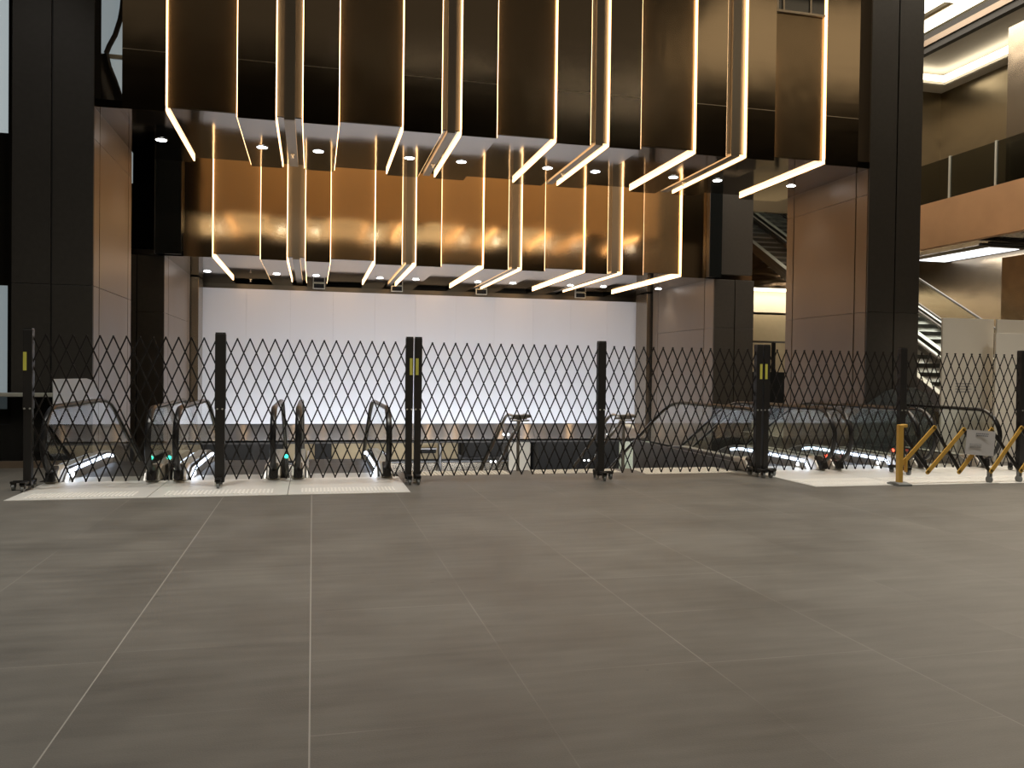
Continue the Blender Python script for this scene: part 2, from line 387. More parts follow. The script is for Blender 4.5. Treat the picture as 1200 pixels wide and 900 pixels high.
# pale glazing seen through the slot left of the near bulkhead
g = thing('glazing_panel', (-4.3, 20.0, 7.4), 'pale blue glazing behind the slot left of the near bulkhead', 'glazing')
MB().box((-4.75, 20.0, 5.6), (-3.95, 20.05, 8.3)).build('lower_pane', 'lit_glass', g)
MB().box((-4.75, 20.0, 8.4), (-3.95, 20.05, 11.2)).build('upper_pane', 'lit_glass', g)
MB().box((-4.75, 19.97, 8.3), (-3.95, 20.05, 8.4)).build('transom', 'alu_trim', g)
MB().box((-4.75, 20.0, 0), (-4.4, 20.05, 5.6)).build('base_panel', 'dark', g)
c = MB()
pts = [(-4.12, 19.9, 9.9), (-4.16, 19.9, 9.4), (-4.2, 19.9, 9.15), (-4.3, 19.9, 8.8), (-4.42, 19.9, 8.55), (-4.48, 19.9, 8.38)]
tag(c.tube(pts, .055, .03).build('hanging_cable', 'cloth', smooth=True), 'black cable hanging in front of the pale glazing at upper left', 'cable')
# dark dust cloth draped below the cable
m = MB()
prof = [(8.36, -4.42), (8.1, -4.36), (7.8, -4.24), (7.5, -4.14), (7.2, -4.05), (6.9, -4.0), (6.5, -3.98), (6.1, -3.96), (5.6, -3.95)]
rows = []
for z, xr in prof:
    r = []
    for i in range(13):
        f = i / 12; xx = -4.9 + (xr + 4.9) * f
        r.append((xx, 19.86 + .05 * math.sin(f * 14 + z * 1.3), z))
    rows.append(r)
fr = [[m.bm.verts.new(p) for p in r] for r in rows]; bk = [[m.bm.verts.new((p[0], p[1] + .03, p[2])) for p in r] for r in rows]
for i in range(len(rows) - 1):
    for j in range(12):
        m.bm.faces.new([fr[i][j], fr[i][j + 1], fr[i + 1][j + 1], fr[i + 1][j]]); m.bm.faces.new([bk[i][j], bk[i + 1][j], bk[i + 1][j + 1], bk[i][j + 1]])
tag(m.build('dust_cloth', 'cloth', smooth=True), 'dark cloth draped beside the near left column top', 'cloth')

# downlights
def downlight(x, y, z, label, group, r=.085):
    t = thing('downlight', (x, y, z), label, 'downlight', group)
    MB().cyl((x, y, z - .004), r + .018, .012, n=28).build('bezel', 'down_ring', t)
    MB().cyl((x, y, z - .012), r, .006, n=28).build('lens', 'down', t)
    l = bpy.data.lights.new('downlight_beam', 'SPOT'); l.energy = 32; l.spot_size = 1.6; l.spot_blend = .6; l.shadow_soft_size = .06; l.color = (1, .95, .88)
    lo = bpy.data.objects.new('downlight_beam', l); COL.objects.link(lo); lo.location = (0, 0, -.03); lo.parent = t
for i, x in enumerate((-2.58, -.91, .06, 1.70, 2.67, 4.35, 5.32, 6.96, 7.92, 9.59)):
    downlight(x, 15.38, 5.43, 'round white downlight in the near bulkhead soffit, %s from the left' % ORD[i], 'downlights under the near bulkhead')
for i, x in enumerate((-2.68, -.95, .06, 1.74, 2.72, 4.45, 5.45, 7.15, 8.15, 9.85)):
    downlight(x, 22.7, 4.0, 'round white downlight in the far bulkhead soffit, %s from the left' % ORD[i], 'downlights under the far bulkhead')

# exit / sensor boxes hanging at the back edge of the far soffit
for i, x in enumerate((.15, 2.4, 4.95, 8.1)):
    t = thing('ceiling_sign_box', (x, 24.7, 3.9), 'small dark framed box under the far soffit above the hoarding, %s from the left' % ORD[i], 'sign box', 'boxes under the far soffit')
    MB().box((x - .17, 24.66, 3.83), (x + .17, 24.74, 3.999)).build('frame', 'alu_trim', t)
    MB().box((x - .145, 24.65, 3.85), (x + .145, 24.665, 3.975)).build('dark_face', 'dark', t)
# sprinkler heads in the narrow channels
for i, (x, y, z) in enumerate([(-.40, 15.9, 5.468), (2.21, 15.9, 5.468), (4.81, 15.9, 5.468), (7.42, 15.9, 5.468), (-1.72, 24.3, 4.0)]):
    m = MB().cyl((x, y, z - .012), .035, .02, n=14).cyl((x, y, z - .045), .012, .05, n=10).cyl((x, y, z - .072), .025, .006, n=12)
    lb = ('small ceiling sprinkler head in the near bulkhead, %s narrow light channel from the left' % ORD[i]) if i < 4 else 'small ceiling sprinkler head over the left end of the hoarding'
    tag(m.build('sprinkler_head', 'steel', smooth=True), lb, 'sprinkler')

# ------------------------------------------------------------------ columns
def column(x0, x1, y0, y1, h, inner, label):
    """inner = +1: the taupe side faces +X, -1: it faces -X"""
    t = thing('column', ((x0 + x1) / 2, (y0 + y1) / 2, 0), label, 'column')
    tall = h > 6; H = h; hs = 5.44 if tall else h
    m = MB().box((x0 + .03, y0 + .03, -.6), (x1 - .03, y1 - .03, hs))
    if tall: m.box((x0 + .03, y0 + .03, hs), (x1 - .03, y0 + .55, h))
    m.build('core', 'gap', t)
    xm = (x0 + x1) / 2 - .02 * inner
    zs = [-.6, 2.72, h]
    fm = MB()
    for z0, z1 in zip(zs, zs[1:]):
        fm.box((x0, y0, z0 + .004), (xm - .012, y0 + .03, z1 - .004)).box((xm + .012, y0, z0 + .004), (x1 - (.0 if inner > 0 else 0), y0 + .03, z1 - .004))
    fm.build('front_cladding', 'black_stone', t, bevel=.004)
    xs = (x1 - .03, x1) if inner > 0 else (x0, x0 + .03)
    D = y1 - y0
    sm = MB()
    cuts = [y0 + .035, y0 + D * .14, y1 - D * .1, y1]
    for ya, yb in zip(cuts, cuts[1:]):
        for z0, z1 in ((-.6, 2.72), (2.72, 4.95), (4.95, hs)) :
            if z1 > z0: sm.box((xs[0], ya + .014, z0 + .003), (xs[1], yb - .014, z1 - .003))
    sm.build('side_cladding', 'taupe', t, bevel=.003)
    xo = (x0, x0 + .03) if inner > 0 else (x1 - .03, x1)
    MB().box((xo[0], y0 + .035, -.6), (xo[1], y1, hs)).box((x0 + .03, y1 - .03, -.6), (x1 - .03, y1, hs)).build('outer_cladding', 'black_stone', t)
    return t
column(-4.36, -3.25, 13.7, 16.4, 14, 1, 'tall dark clad column at far left beside the near bulkhead')
column(10.2, 11.34, 13.7, 16.5, 14, -1, 'tall dark clad column at right beside the near bulkhead')
column(-4.36, -3.25, 19.86, 23.85, 3.99, 1, 'farther dark column under the left end of the far bulkhead')
column(10.2, 11.34, 19.86, 23.9, 3.99, -1, 'farther dark column under the right end of the far bulkhead')
# tower of the far right column above its soffit line
tag(MB().box((10.31, 19.86, 4.13), (11.28, 20.15, 13.9)).build('pier', 'black_stone'), 'dark pier above the farther right column', 'pier')
tag(MB().box((-5.6, 19.7, 0), (-4.95, 20.15, 13.9)).build('pier', 'black_stone'), 'dark pier behind the near left column', 'pier')
for x0, x1, lb in ((-3.30, -3.05, 'bronze pilaster at the left edge of the white hoarding'), (10.15, 10.45, 'bronze pilaster at the right edge of the white hoarding')):
    tag(MB().box((x0 - .1, 24.0, -.6), (x1 if x0 < 0 else x1, 24.9, 3.98)).build('pilaster', 'grey_sheet', bevel=.01), lb, 'pilaster')

# ------------------------------------------------------------------ white hoarding and what lies below it
h = thing('hoarding', (3.63, 25.1, -.11), 'long white hoarding wall hung beneath the far bulkhead', 'hoarding')
xs = [-3.1 + i * (13.45 / 11) for i in range(12)]
for a, b in zip(xs, xs[1:]):
    MB().box((a + .0015, 25.05, -.11), (b - .0015, 25.10, 3.79)).build('board', 'hoard', h)
MB().box((-3.1, 25.1, -.11), (10.35, 25.18, 3.75)).build('backing_frame', 'steel_dark', h)
struct(MB().box((-4.2, 25.8, -.6), (11.3, 26.0, 4.0)), 'wall_behind_hoarding', 'steel_dark')
f = thing('steel_sill', (3.6, 25.0, -.6), 'slanted polished steel sill band under the white hoarding', 'fascia')
for a, b in zip(xs, xs[1:]):
    MB().prism_x([(25.04, -.13), (24.63, -.56), (25.2, -.56), (25.2, -.13)], a + .004, b - .004).build('fascia_sheet', 'steel_mirror', f)
struct(MB().box((-6, 25.28, -.72), (13, 34.1, -.67)), 'ceiling', 'dark_wall')
struct(MB().box((-8, 20, -6), (24, 36, -5.8)), 'floor', 'plate')
struct(MB().box((-8, 34.2, -6), (24, 34.5, 0)), 'wall_lower', 'dark_wall')
# fit-out on the lower concourse wall: (x0, x1, z0, z1, depth, material, name, label)
LW = [
 (2.2, 2.9, -2.0, -1.8, .8, 'dark', 'hanging_screen', 'small dark screen on the lower concourse left of the third escalator newel'),
 (4.3, 4.9, -1.85, -1.7, .8, 'dark', 'hanging_screen', 'thin dark screen on the lower concourse right of the double gate post'),
 (5.0, 5.12, -2.6, -1.3, .9, 'steel_dark', 'concourse_post', 'thin dark post standing on the lower concourse before the cream shopfront'),
 (.1, .75, -2.2, -1.3, .8, 'dark', 'dark_kiosk', 'narrow dark cabinet in front of the cream shopfront strip'),
 (-8, -3.4, -4, -1.1, .5, 'dark', 'dark_kiosk', 'dark unit on the lower concourse behind the left escalators'),
 (-3.36, -2.3, -3.4, -1.2, .9, 'dark', 'dark_kiosk', 'dark kiosk on the lower concourse seen right of the second gate post'),
 (-1.95, -1.1, -2.1, -1.25, .9, 'dark', 'hanging_screen', 'dark screen on the lower concourse left of the middle escalator'),
 (-1.0, 5.9, -2.15, -1.25, .2, 'warm_wall', 'shopfront', 'warm cream shopfront strip on the lower concourse wall'),
 (-1.0, 8.0, -3.6, -2.28, .3, 'grey_sheet', 'shopfront_shutter', 'grey metal shutter below the cream shopfront strip'),
 (6.0, 7.6, -2.0, -1.15, 1.0, 'dark', 'hanging_screen', 'square black screen hung left of the stair handrail'),
 (8.05, 9.0, -3.0, -1.2, .3, 'hoard_side', 'lit_doorway', 'narrow cream panel left of the black block below the stairs'),
 (9.1, 12.65, -3.6, -1.08, 1.2, 'dark', 'dark_kiosk', 'wide black block on the lower concourse below the stairs'),
 (12.7, 14.4, -3.6, -1.2, .4, 'pale_green', 'pale_screen_wall', 'pale green white screen wall right of the black block'),
 (14.5, 18.2, -3.6, -1.0, .8, 'dark', 'dark_kiosk', 'dark unit seen through the right escalator glass'),
 (18.4, 19.9, -3.2, -.8, .6, 'hoard_side', 'pale_screen_wall', 'cream screen wall seen through the glass by the double gate post'),
]
for (x0, x1, z0, z1, d, mt, nm, lb) in LW:
    t = thing(nm, ((x0 + x1) / 2, 34.1 - d / 2, z0), lb, nm.replace('_', ' '))
    yk = 34.15 - d + .4 if (d >= .7 and x1 < 6) else 34.15
    MB().box((x0, 34.15 - d, z0), (x1, yk, z1)).build('body', mt, t, bevel=.03)
    MB().box((x0 - .02, 34.12 - d, z1), (x1 + .02, yk, z1 + .06)).build('top_trim', 'steel_dark', t)

# ------------------------------------------------------------------ escalators
def arc(cy, cz, r, a0, a1, n, ry=None):
    ry = ry or r
    return [(cy + ry * math.cos(a0 + (a1 - a0) * i / n), cz + r * math.sin(a0 + (a1 - a0) * i / n)) for i in range(n + 1)]
def rail_path(y0, ys, sl, drop_len, up):
    """(y,z) points of the handrail centre line: round the newel, along the flat, over the knee and down/up the slope"""
    P = arc(y0 + .46, .545, .43, PI * 1.5, PI * .5, 16, .46)       # newel bulges towards the viewer
    P[0] = (y0 + .46, .13)
    P = [(y0 + .5, .115)] + P[1:]
    zt = .975
    P.append((ys - .5, zt))
    for i in range(1, 9):                                            # knee
        f = i / 8; P.append((ys - .5 + 1.0 * f, zt + up * sl * .5 * f * f))
    ye, ze = P[-1]
    P.append((ye + drop_len, ze + up * sl * drop_len))
    return P
def escalator(x0, x1, label, deep=.55, tr=.4, light=None, glassmat='glass', ledside=0, slope=.5, L=10.0, y0=11.22, ys=14.55, up=-1, signal=None, ledlen=13.86, cut=None):
    t = thing('escalator', ((x0 + x1) / 2, y0 + .5, 0), label, 'escalator', None)
    path = rail_path(y0, ys, slope, L, up)
    if cut: path = [p for p in path if p[0] < cut - .4] + [(cut, .975)]
    def deckz(y):
        s0 = ys - .55
        if y <= s0: return .17
        if y <= s0 + 1: return .17 + up * slope * .5 * (y - s0) ** 2
        return .17 + up * slope * (.5 + (y - s0 - 1))
    yend = path[-1][0]
    dys = [y0 + .4, y0 + .7, 12.5, 13.2, ys - .55, ys - .3, ys - .05, ys + .2, ys + .45, ys + .9, yend]
    if up > 0: dys = [y0 + .4, y0 + .7, y0 + 1.3, ys - .8, ys - .55, ys - .3, ys - .05, ys + .2, ys + .45, ys + .9, yend]
    if cut: dys = [y0 + .4, y0 + .7, 12.5, 13.0, cut]
    for sx, x in ((-1, x0), (1, x1)):
        r = MB().tube([(x, y, z) for y, z in path], .04, .026, n=10).build('handrail', 'rubber', t, smooth=True)
        # glass sheet inside the rail loop
        top = [(y, z - .02) for y, z in path[2:]]
        top = [(y + (.03 if i < 8 else 0), z) for i, (y, z) in enumerate(top)]
        bot = [(y, deckz(y) - .01) for y in reversed([d for d in dys if d > y0 + .45])]
        MB().prism_x(top + bot, x - .006, x + .006).build('glass_panel', glassmat, t)
        # inner guide track of pale metal under the rubber
        sub(MB().tube([(x, y + (.03 if i < 12 else 0), z - (.0 if i < 6 else .032)) for i, (y, z) in enumerate(path[2:])], .014, .008, n=6), 'guide_track', 'steel', r)
        # deck: closed outline
        d1 = [(y, deckz(y)) for y in dys]; d0 = [(y, deckz(y) - deep) for y in reversed(dys)]
        outl = [(y0 + .42, 0.002)] + [(y0 + .46, .1)] + d1[1:] + d0[:-1] + [(y0 + .7, -.2), (y0 + .42, -.02)]
        MB().prism_x(outl, x - .075, x + .075).build('deck', 'steel_dark', t, bevel=.006)
        MB().prism_x([(y, z + .012) for y, z in d1[1:]] + [(y, z - .0) for y, z in reversed(d1[1:])], x - .08, x + .08).build('deck_cover', 'alu_trim', t)
        # handrail inlet boot
        MB().prism_x([(y0 + .34, .005), (y0 + .30, .06), (y0 + .40, .17), (y0 + .62, .21), (y0 + .78, .18), (y0 + .78, .005)], x - .085, x + .085).build('inlet_cover', 'alu', t, bevel=.015)
        bt = MB().prism_x([(y0 + .24, .03), (y0 + .26, .16), (y0 + .44, .23), (y0 + .52, .03)], x - .06, x + .06).build('inlet_boot', 'rubber', t, bevel=.02)
        # inner skirt with its LED edge
        xi = x + .12 if sx < 0 else x - .12
        sk = [(y, deckz(y) - .02) for y in dys if y <= ledlen + .5] 
        sk2 = [(y, z - .4) for y, z in reversed(sk)]
        s = MB().prism_x([(y0 + .46, .003), (y0 + .56, .1)] + sk[1:] + sk2[:-1] + [(y0 + .5, -.1)], xi - .012, xi + .012).build('inner_skirt', 'steel', t)
        lp = [(y0 + .46, .012), (y0 + .58, .13)] + [(y, deckz(y) - .035) for y in (12.4, 13.2, ledlen - .4, ledlen)] + [(ledlen + .35, deckz(ledlen + .35) - .07)]
        if light and sx in light:
            xl = xi + (.022 if sx < 0 else -.022)
            sub(MB().tube([(xl, y, z) for y, z in lp], .016, .026, n=6), 'light_strip', 'led_white', s)
            sub(MB().cyl((xi + (.02 if sx < 0 else -.02), y0 + .78, .06), .03, .015, 'X'), 'skirt_lamp', 'white_dot', s)
    # comb plate and steps
    MB().box((x0 + .14, y0 + .45, -.02), (x1 - .14, y0 + .95, .006)).build('comb_plate', 'alu_trim', t)
    st = MB()
    y = y0 + .95; z = -.01
    while y < yend - .5:
        s0 = ys - .55
        zz = deckz(y + .2) - .18
        st.box((x0 + .14, y, zz - .25), (x1 - .14, y + .395, zz))
        y += .4
    st.build('step_band', 'step', t)
    MB().prism_x([(dd, deckz(dd) - deep - .01) for dd in dys[1:]] + [(dd, deckz(dd) - deep - tr) for dd in reversed(dys[1:])], x0 - .07, x1 + .07).build('truss', 'steel_dark', t)
    if signal:
        for (sx_, mt, z) in signal:
            pst = MB().cyl((sx_, 11.66, z / 2 - .01), .012, z, n=10).cyl((sx_, 11.66, z), .034, .03, 'Y', n=18).build('signal_post', 'steel_dark', t)
            sub(MB().cyl((sx_, 11.64, z), .026, .012, 'Y', n=18), 'signal_lens', mt, pst)
    return t
escalator(-3.21, -2.02, 'left-hand escalator of the three behind the left gate, beside the column', light=(-1,), signal=[(-2.05, 'green', .31)])
escalator(-1.69, -.50, 'middle escalator of the three behind the left gate', light=(-1,), signal=[(-1.83, 'green', .31)])
escalator(-.18, 1.01, 'right-hand escalator of the left three, nearest the double gate post', light=(1,), signal=[(-.34, 'green', .31)])
escalator(6.62, 7.83, 'first escalator of the right three, beside the stairs', light=(1,), signal=[(7.97, 'red', .22)])
escalator(8.12, 9.34, 'middle escalator of the right three, its skirt lit bright white', light=(1,), signal=[(9.2, 'red', .30)])
escalator(9.65, 10.88, 'right-hand escalator of the right three, behind the yellow barrier', light=(), cut=13.6, signal=[(10.74, 'red', .29)])
# up escalators in the right-hand bay
escalator(14.0, 15.3, 'nearer up escalator rising behind the cream hoardings at right', y0=13.0, ys=14.5, up=1, slope=.56, L=17, deep=.16, tr=.16, signal=None, light=())
escalator(15.65, 16.95, 'farther up escalator rising beside the copper spandrel at right', y0=13.0, ys=14.5, up=1, slope=.56, L=17, deep=.16, tr=.16, signal=None, light=())

# comb floor plates with raised tactile ribs
for i, (x0, x1, yf, lb) in enumerate([(-3.3, -1.84, 10.15, 'pale metal floor plate in front of the far left escalator'), (-1.83, -.285, 10.15, 'pale metal floor plate in front of the second escalator from left'),
        (-.275, 1.18, 10.15, 'pale metal floor plate beside the double gate post'), (6.6, 7.97, 9.85, 'pale floor plate left of the yellow barrier post'),
        (7.98, 9.49, 9.82, 'pale floor plate under the left half of the yellow barrier'), (9.5, 11.0, 9.78, 'pale floor plate at the right end of the yellow barrier'),
        (11.01, 12.6, 9.76, 'pale floor plate at the right edge of the photo')]):
    t = thing('floor_plate', ((x0 + x1) / 2, 10.9, 0), lb, 'floor plate')
    MB().box((x0, yf, .0005), (x1, 11.68 if x0 < 11 else 11.74, .007)).build('plate', 'plate', t)
    r = MB()
    n = 26; xa, xb = x0 + .14, x1 - .16
    ya, yb = (yf + .14, yf + .5)
    if x0 > 3: n = 30; xa, xb = x0 + .04, x1 - .03; ya, yb = yf + .12, yf + .75
    for kx in range(n):
        x = xa + (xb - xa) * (kx + .5) / n
        if x0 > 3:
            r.box((x - .012, ya, .007), (x + .012, ya + .28, .012)).box((x - .012, ya + .34, .007), (x + .012, yb, .012))
        else: r.box((x - .010, ya, .007), (x + .010, yb, .012))
    r.build('tactile_ribs', 'plate_rib', t)
# tactile paving at the head of the stairs
for x0, x1, y0_, y1_, lb in ((1.35, 2.82, 11.75, 12.2, 'pale tactile paving strip left of the first stair handrail'), (3.2, 4.55, 11.75, 12.2, 'pale tactile paving strip between the two stair handrails'), (4.85, 6.3, 11.5, 12.2, 'pale tactile paving strip right of the second stair handrail')):
    t = thing('tactile_paving', ((x0 + x1) / 2, 11.98, 0), lb, 'tactile paving')
    m = MB().box((x0, y0_, .0005), (x1, y1_, .006))
    for i in range(int((x1 - x0) / .055)):
        for j in range(int((y1_ - y0_) / .07)):
            m.cyl((x0 + .03 + i * .055, y0_ + .04 + j * .07, .0075), .013, .009, n=6)
    m.build('studded_paver', 'tactile', t)
# stair flight down
m = MB(); 
for i in range(26): m.box((1.25, 12.22 + i * .3, -.17 * (i + 1) - .2), (6.4, 12.22 + (i + 1) * .3, -.17 * (i + 1)))
struct(m, 'floor', 'dark_wall')
# stair handrails
for x, lb in ((3.03, 'paired steel stair handrail left of the third gate post'), (4.72, 'paired steel stair handrail right of the third gate post')):
    t = thing('stair_handrail', (x, 12.15, 0), lb, 'handrail')
    for s_ in (-.13, .13):
        r = MB().tube([(x + s_, 11.95, .84), (x + s_, 12.25, .85), (x + s_, 12.45, .80), (x + s_, 13.3, .32), (x + s_, 18, -2.34)], .028, .02, n=8).build('rail', 'steel', t, smooth=True)
        for yy, zz in ((12.95, .49), (13.9, -.05)):
            sub(MB().ball((x + s_ * .3, yy, zz), .018), 'rail_lamp', 'white_dot', r)
    MB().tube([(x - .13, 11.95, .84), (x + .13, 11.95, .84)], .024, n=8).build('end_loop', 'steel_dark', t, smooth=True)
    MB().tube([(x - .13, 11.99, .77), (x + .13, 11.99, .77)], .012, n=8).build('cross_bar', 'steel', t, smooth=True)
    MB().box((x - .02, 12.12, .0), (x + .02, 12.16, .80)).build('post', 'steel_dark', t)
    MB().box((x - .012, 14.4, -1.6), (x + .012, 14.44, -.35)).build('post', 'steel_dark', t)
    MB().box((x - .13, 12.12, .78), (x + .13, 12.16, .81)).build('bracket', 'steel_dark', t)
# side cladding and low rail between stairs and right escalators
tag(MB().box((6.44, 11.78, -3), (6.5, 16, .13)).build('side_cladding', 'steel_dark'), 'grey steel side cladding between the stairs and right escalators', 'cladding')

# glass guard at left; at right a sheet shaped as a reflection
t = thing('guard_reflection', (-3.235, 12.6, .9), 'pale rounded glass guard panel rising above the far left escalator rail', 'glass guard')
MB().prism_x([(11.7, 1.005), (11.68, 1.33), (13.3, 1.32), (13.6, 1.29), (13.93, 1.18), (14.2, 1.03), (14.22, 1.005)], -3.241, -3.233).build('glass_sheet', 'glass_sheen', t)
t = thing('guard_reflection', (10.9, 13.62, 0), 'smoky arched sheet standing in for a reflection before the right column base', 'glass guard')
m = MB()
o = [(9.9, .0), (9.9, .72), (10.11, .91), (10.34, 1.07), (10.62, 1.23), (10.9, 1.3), (11.28, 1.29), (11.51, 1.17), (11.67, .96), (11.7, 0)]
fr = [m.bm.verts.new((x, 13.64, z)) for x, z in o]; bk = [m.bm.verts.new((x, 13.655, z)) for x, z in o]
m.bm.faces.new(fr); m.bm.faces.new(bk[::-1])
for i in range(len(o)):
    j = (i + 1) % len(o); m.bm.faces.new([fr[i], bk[i], bk[j], fr[j]])
m.build('glass_sheet', 'reflection_smoke', t)
MB().box((9.9, 13.62, -.02), (11.7, 13.68, .05)).build('base_channel', 'steel_dark', t)
# balustrade at far left
t = thing('balustrade', (-6, 13.45, 0), 'dark glass balustrade with steel top rail at far left edge', 'balustrade')
MB().box((-10, 13.44, .06), (-3.6, 13.456, 1.04)).build('glass_sheet', glass('smoked_balustrade_glass', (.35, .36, .36), 1.5, .03), t)
MB().box((-10, 13.41, 1.04), (-3.55, 13.49, 1.10)).build('top_rail', 'alu_trim', t, bevel=.01)
MB().box((-10, 13.40, .0), (-3.5, 13.50, .10)).build('base_channel', 'taupe', t)
tag(MB().box((-10, 14.6, .0), (-4.4, 14.9, .55)).build('plinth', 'dark'), 'dark low plinth behind the far left balustrade', 'plinth')
# lit glazing left of the column
t = thing('lit_window', (-7.5, 20, 0), 'pale blue lit glazing at the left edge, behind the column', 'glazing')
MB().box((-9.5, 20, .55), (-6.42, 20.05, 3.22)).build('lower_pane', 'lit_glass', t)
MB().box((-9.5, 20, 6.5), (-6.45, 20.05, 13.5)).build('upper_pane', 'lit_glass2', t)
MB().box((-9.5, 19.98, 3.22), (-6.3, 20.1, 6.5)).build('spandrel', 'dark', t)
MB().box((-6.42, 19.95, 0), (-6.2, 20.1, 13.5)).build('jamb', 'dark', t)
struct(MB().box((-14, 20.2, 0), (-4.4, 20.4, 14)), 'wall_side_bay', 'dark_wall')

# ------------------------------------------------------------------ folding lattice gates
def castor(t, x, y, s=1):
    c = MB().box((x - .03, y - .03, .085), (x + .03, y + .03, .11)).box((x - .024, y - .02, .045), (x - .018, y + .03, .09)).box((x + .018, y - .02, .045), (x + .024, y + .03, .09)).build('castor', 'black', t)
    sub(MB().cyl((x, y + .005, .042), .04, .03, 'X', n=20).cyl((x, y + .005, .042), .015, .04, 'X', n=12), 'castor_wheel', 'castor', c, smooth=True)
def post(t, x, w=.1, yellow=0, cast=1, y=11.0):
    p = MB().box((x - w / 2, y - .045, .06), (x + w / 2, y + .045, 1.02)).box((x - w / 2 - .006, y - .05, .98), (x + w / 2 + .006, y + .05, 1.93)).build('post', 'black', t, bevel=.006)
    sub(MB().box((x - w / 2 - .002, y - .046, 1.93), (x + w / 2 + .002, y + .046, 1.945)), 'post_cap', 'rubber', p)
    for bx in (-.03, .03): sub(MB().cyl((x + bx, y - .055, .985), .011, .012, 'Y', n=10), 'bolt', 'bolt', p)
    if yellow:
        xs_ = x + yellow * w * .3
        sub(MB().box((xs_ - .019, y - .0535, 1.44), (xs_ + .019, y - .0505, 1.66)), 'reflective_sticker', 'reflect_yellow', p)
    f_ = MB().box((x - .03, y - .22, .09), (x + .03, y + .22, .125)).build('foot_bar', 'black', t, bevel=.004)
    castor(t, x + .0 + cast * .0, y - .19); castor(t, x, y + .19)
    MB().box((x - w / 2, y - .03, .02), (x - w / 2 + .03, y + .03, .12)).build('drop_bolt', 'bolt', t)
    if cast:
        MB().box((min(x, x + cast * .16), y - .02, .09), (max(x, x + cast * .16), y + .02, .12)).build('side_bracket', 'black', t)
        castor(t, x + cast * .16, y)
def lattice(t, xa, xb, y=11.0):
    n = max(2, round((xb - xa) / .152)); dx = (xb - xa) / n / 2; ncol = 2 * n
    z0, z1 = .10, 1.87; R = 10; dz = (z1 - z0) / R
    A = MB(); B = MB(); riv = MB()
    def clip_runs(fam, mb, yy):
        # bars run from bottom zigzag up to top; clipped at the sides
        for s0 in range(-R, ncol + R + 1):
            if (s0 % 2) != 0: continue
            pts = []
            for j in range(R + 1):
                i = s0 + (j if fam > 0 else -j)
                if 0 <= i <= ncol: pts.append((i, j))
            if len(pts) >= 2:
                (i0, j0), (i1, j1) = pts[0], pts[-1]
                mb.bar((xa + i0 * dx, yy, z0 + j0 * dz), (xa + i1 * dx, yy, z0 + j1 * dz), .017, .004)
    clip_runs(1, A, y - .005); clip_runs(-1, A, y + .005)
    for i in range(ncol + 1):
        for j in range(R + 1):
            if (i + j) % 2 == 0 and (j in (0, R) or True):
                A.cyl((xa + i * dx, y, z0 + j * dz), .0095 if j not in (0, R) else .012, .022, 'Y', n=6)
    A.build('lattice_panel', 'lattice', t)
def gate(posts, label):
    xs_ = [p[0] for p in posts]
    t = thing('folding_gate', (sum(xs_) / len(xs_), 11.0, 0), label, 'folding gate')
    for x, wv, yl, cs in posts: post(t, x, wv, yl, cs)
    for (a, wa, _, _), (b, wb, _, _) in zip(posts, posts[1:]):
        lattice(t, a + wa / 2 - .01, b - wb / 2 + .01)
    return t
gate([(-3.31, .09, -1, -1), (-1.13, .115, 0, 0), (1.245, .085, .7, 0)], 'black folding lattice gate on castors across the left three escalators')
gate([(1.36, .085, -.7, 0), (3.935, .10, 0, 1), (6.375, .085, .7, 0)], 'black folding lattice gate on castors in front of the stairs')
gate([(6.495, .085, -.7, 1), (8.83, .10, 0, 1), (11.07, .12, .5, 0)], 'black folding lattice gate on castors across the right escalators')

# ------------------------------------------------------------------ yellow expanding barrier
t = thing('expanding_barrier', (8.9, 9.88, 0), 'low yellow and black expanding barrier in front of the right gate', 'barrier')
yb = 9.86
MB().box((7.865, yb - .04, .02), (7.935, yb + .03, .84)).build('end_post', 'yellow', t, bevel=.01)
MB().box((7.93, yb - .03, .80), (8.0, yb + .02, .845)).build('post_cap', 'yellow', t, bevel=.006)
MB().box((7.99, yb - .02, .18), (8.02, yb + .02, .38)).build('hinge_bracket', 'yellow', t, bevel=.004)
MB().prism_x([(yb - .14, 0), (yb - .14, .025), (yb - .03, .045), (yb + .05, .045), (yb + .12, .025), (yb + .12, 0)], 7.8, 8.0).build('foot', 'castor', t)
yel = [((7.93, .28), (8.46, .80)), ((8.36, .17), (8.95, .77)), ((8.88, .165), (9.42, .77)), ((9.42, .165), (9.93, .79)), ((9.93, .165), (10.45, .77))]
for (a, b) in yel:
    MB().bar((a[0], yb, a[1]), (b[0], yb, b[1]), .058, .016).cyl((a[0], yb, a[1]), .029, .016, 'Y', n=14).cyl((b[0], yb, b[1]), .029, .016, 'Y', n=14).build('yellow_slat', 'yellow', t)
for (a, b) in [((7.93, .74), (8.42, .17)), ((8.46, .80), (8.92, .17)), ((8.95, .77), (9.42, .16)), ((9.42, .77), (9.93, .16)), ((9.93, .79), (10.45, .16))]:
    MB().bar((a[0], yb + .02, a[1]), (b[0], yb + .02, b[1]), .05, .014).build('black_slat', 'black', t)
for x in (9.42, 9.93):
    MB().box((x - .025, yb, .09), (x + .025, yb + .05, .17)).cyl((x, yb + .03, .05), .05, .035, 'X', n=18).build('foot_wheel', 'castor', t, smooth=True)
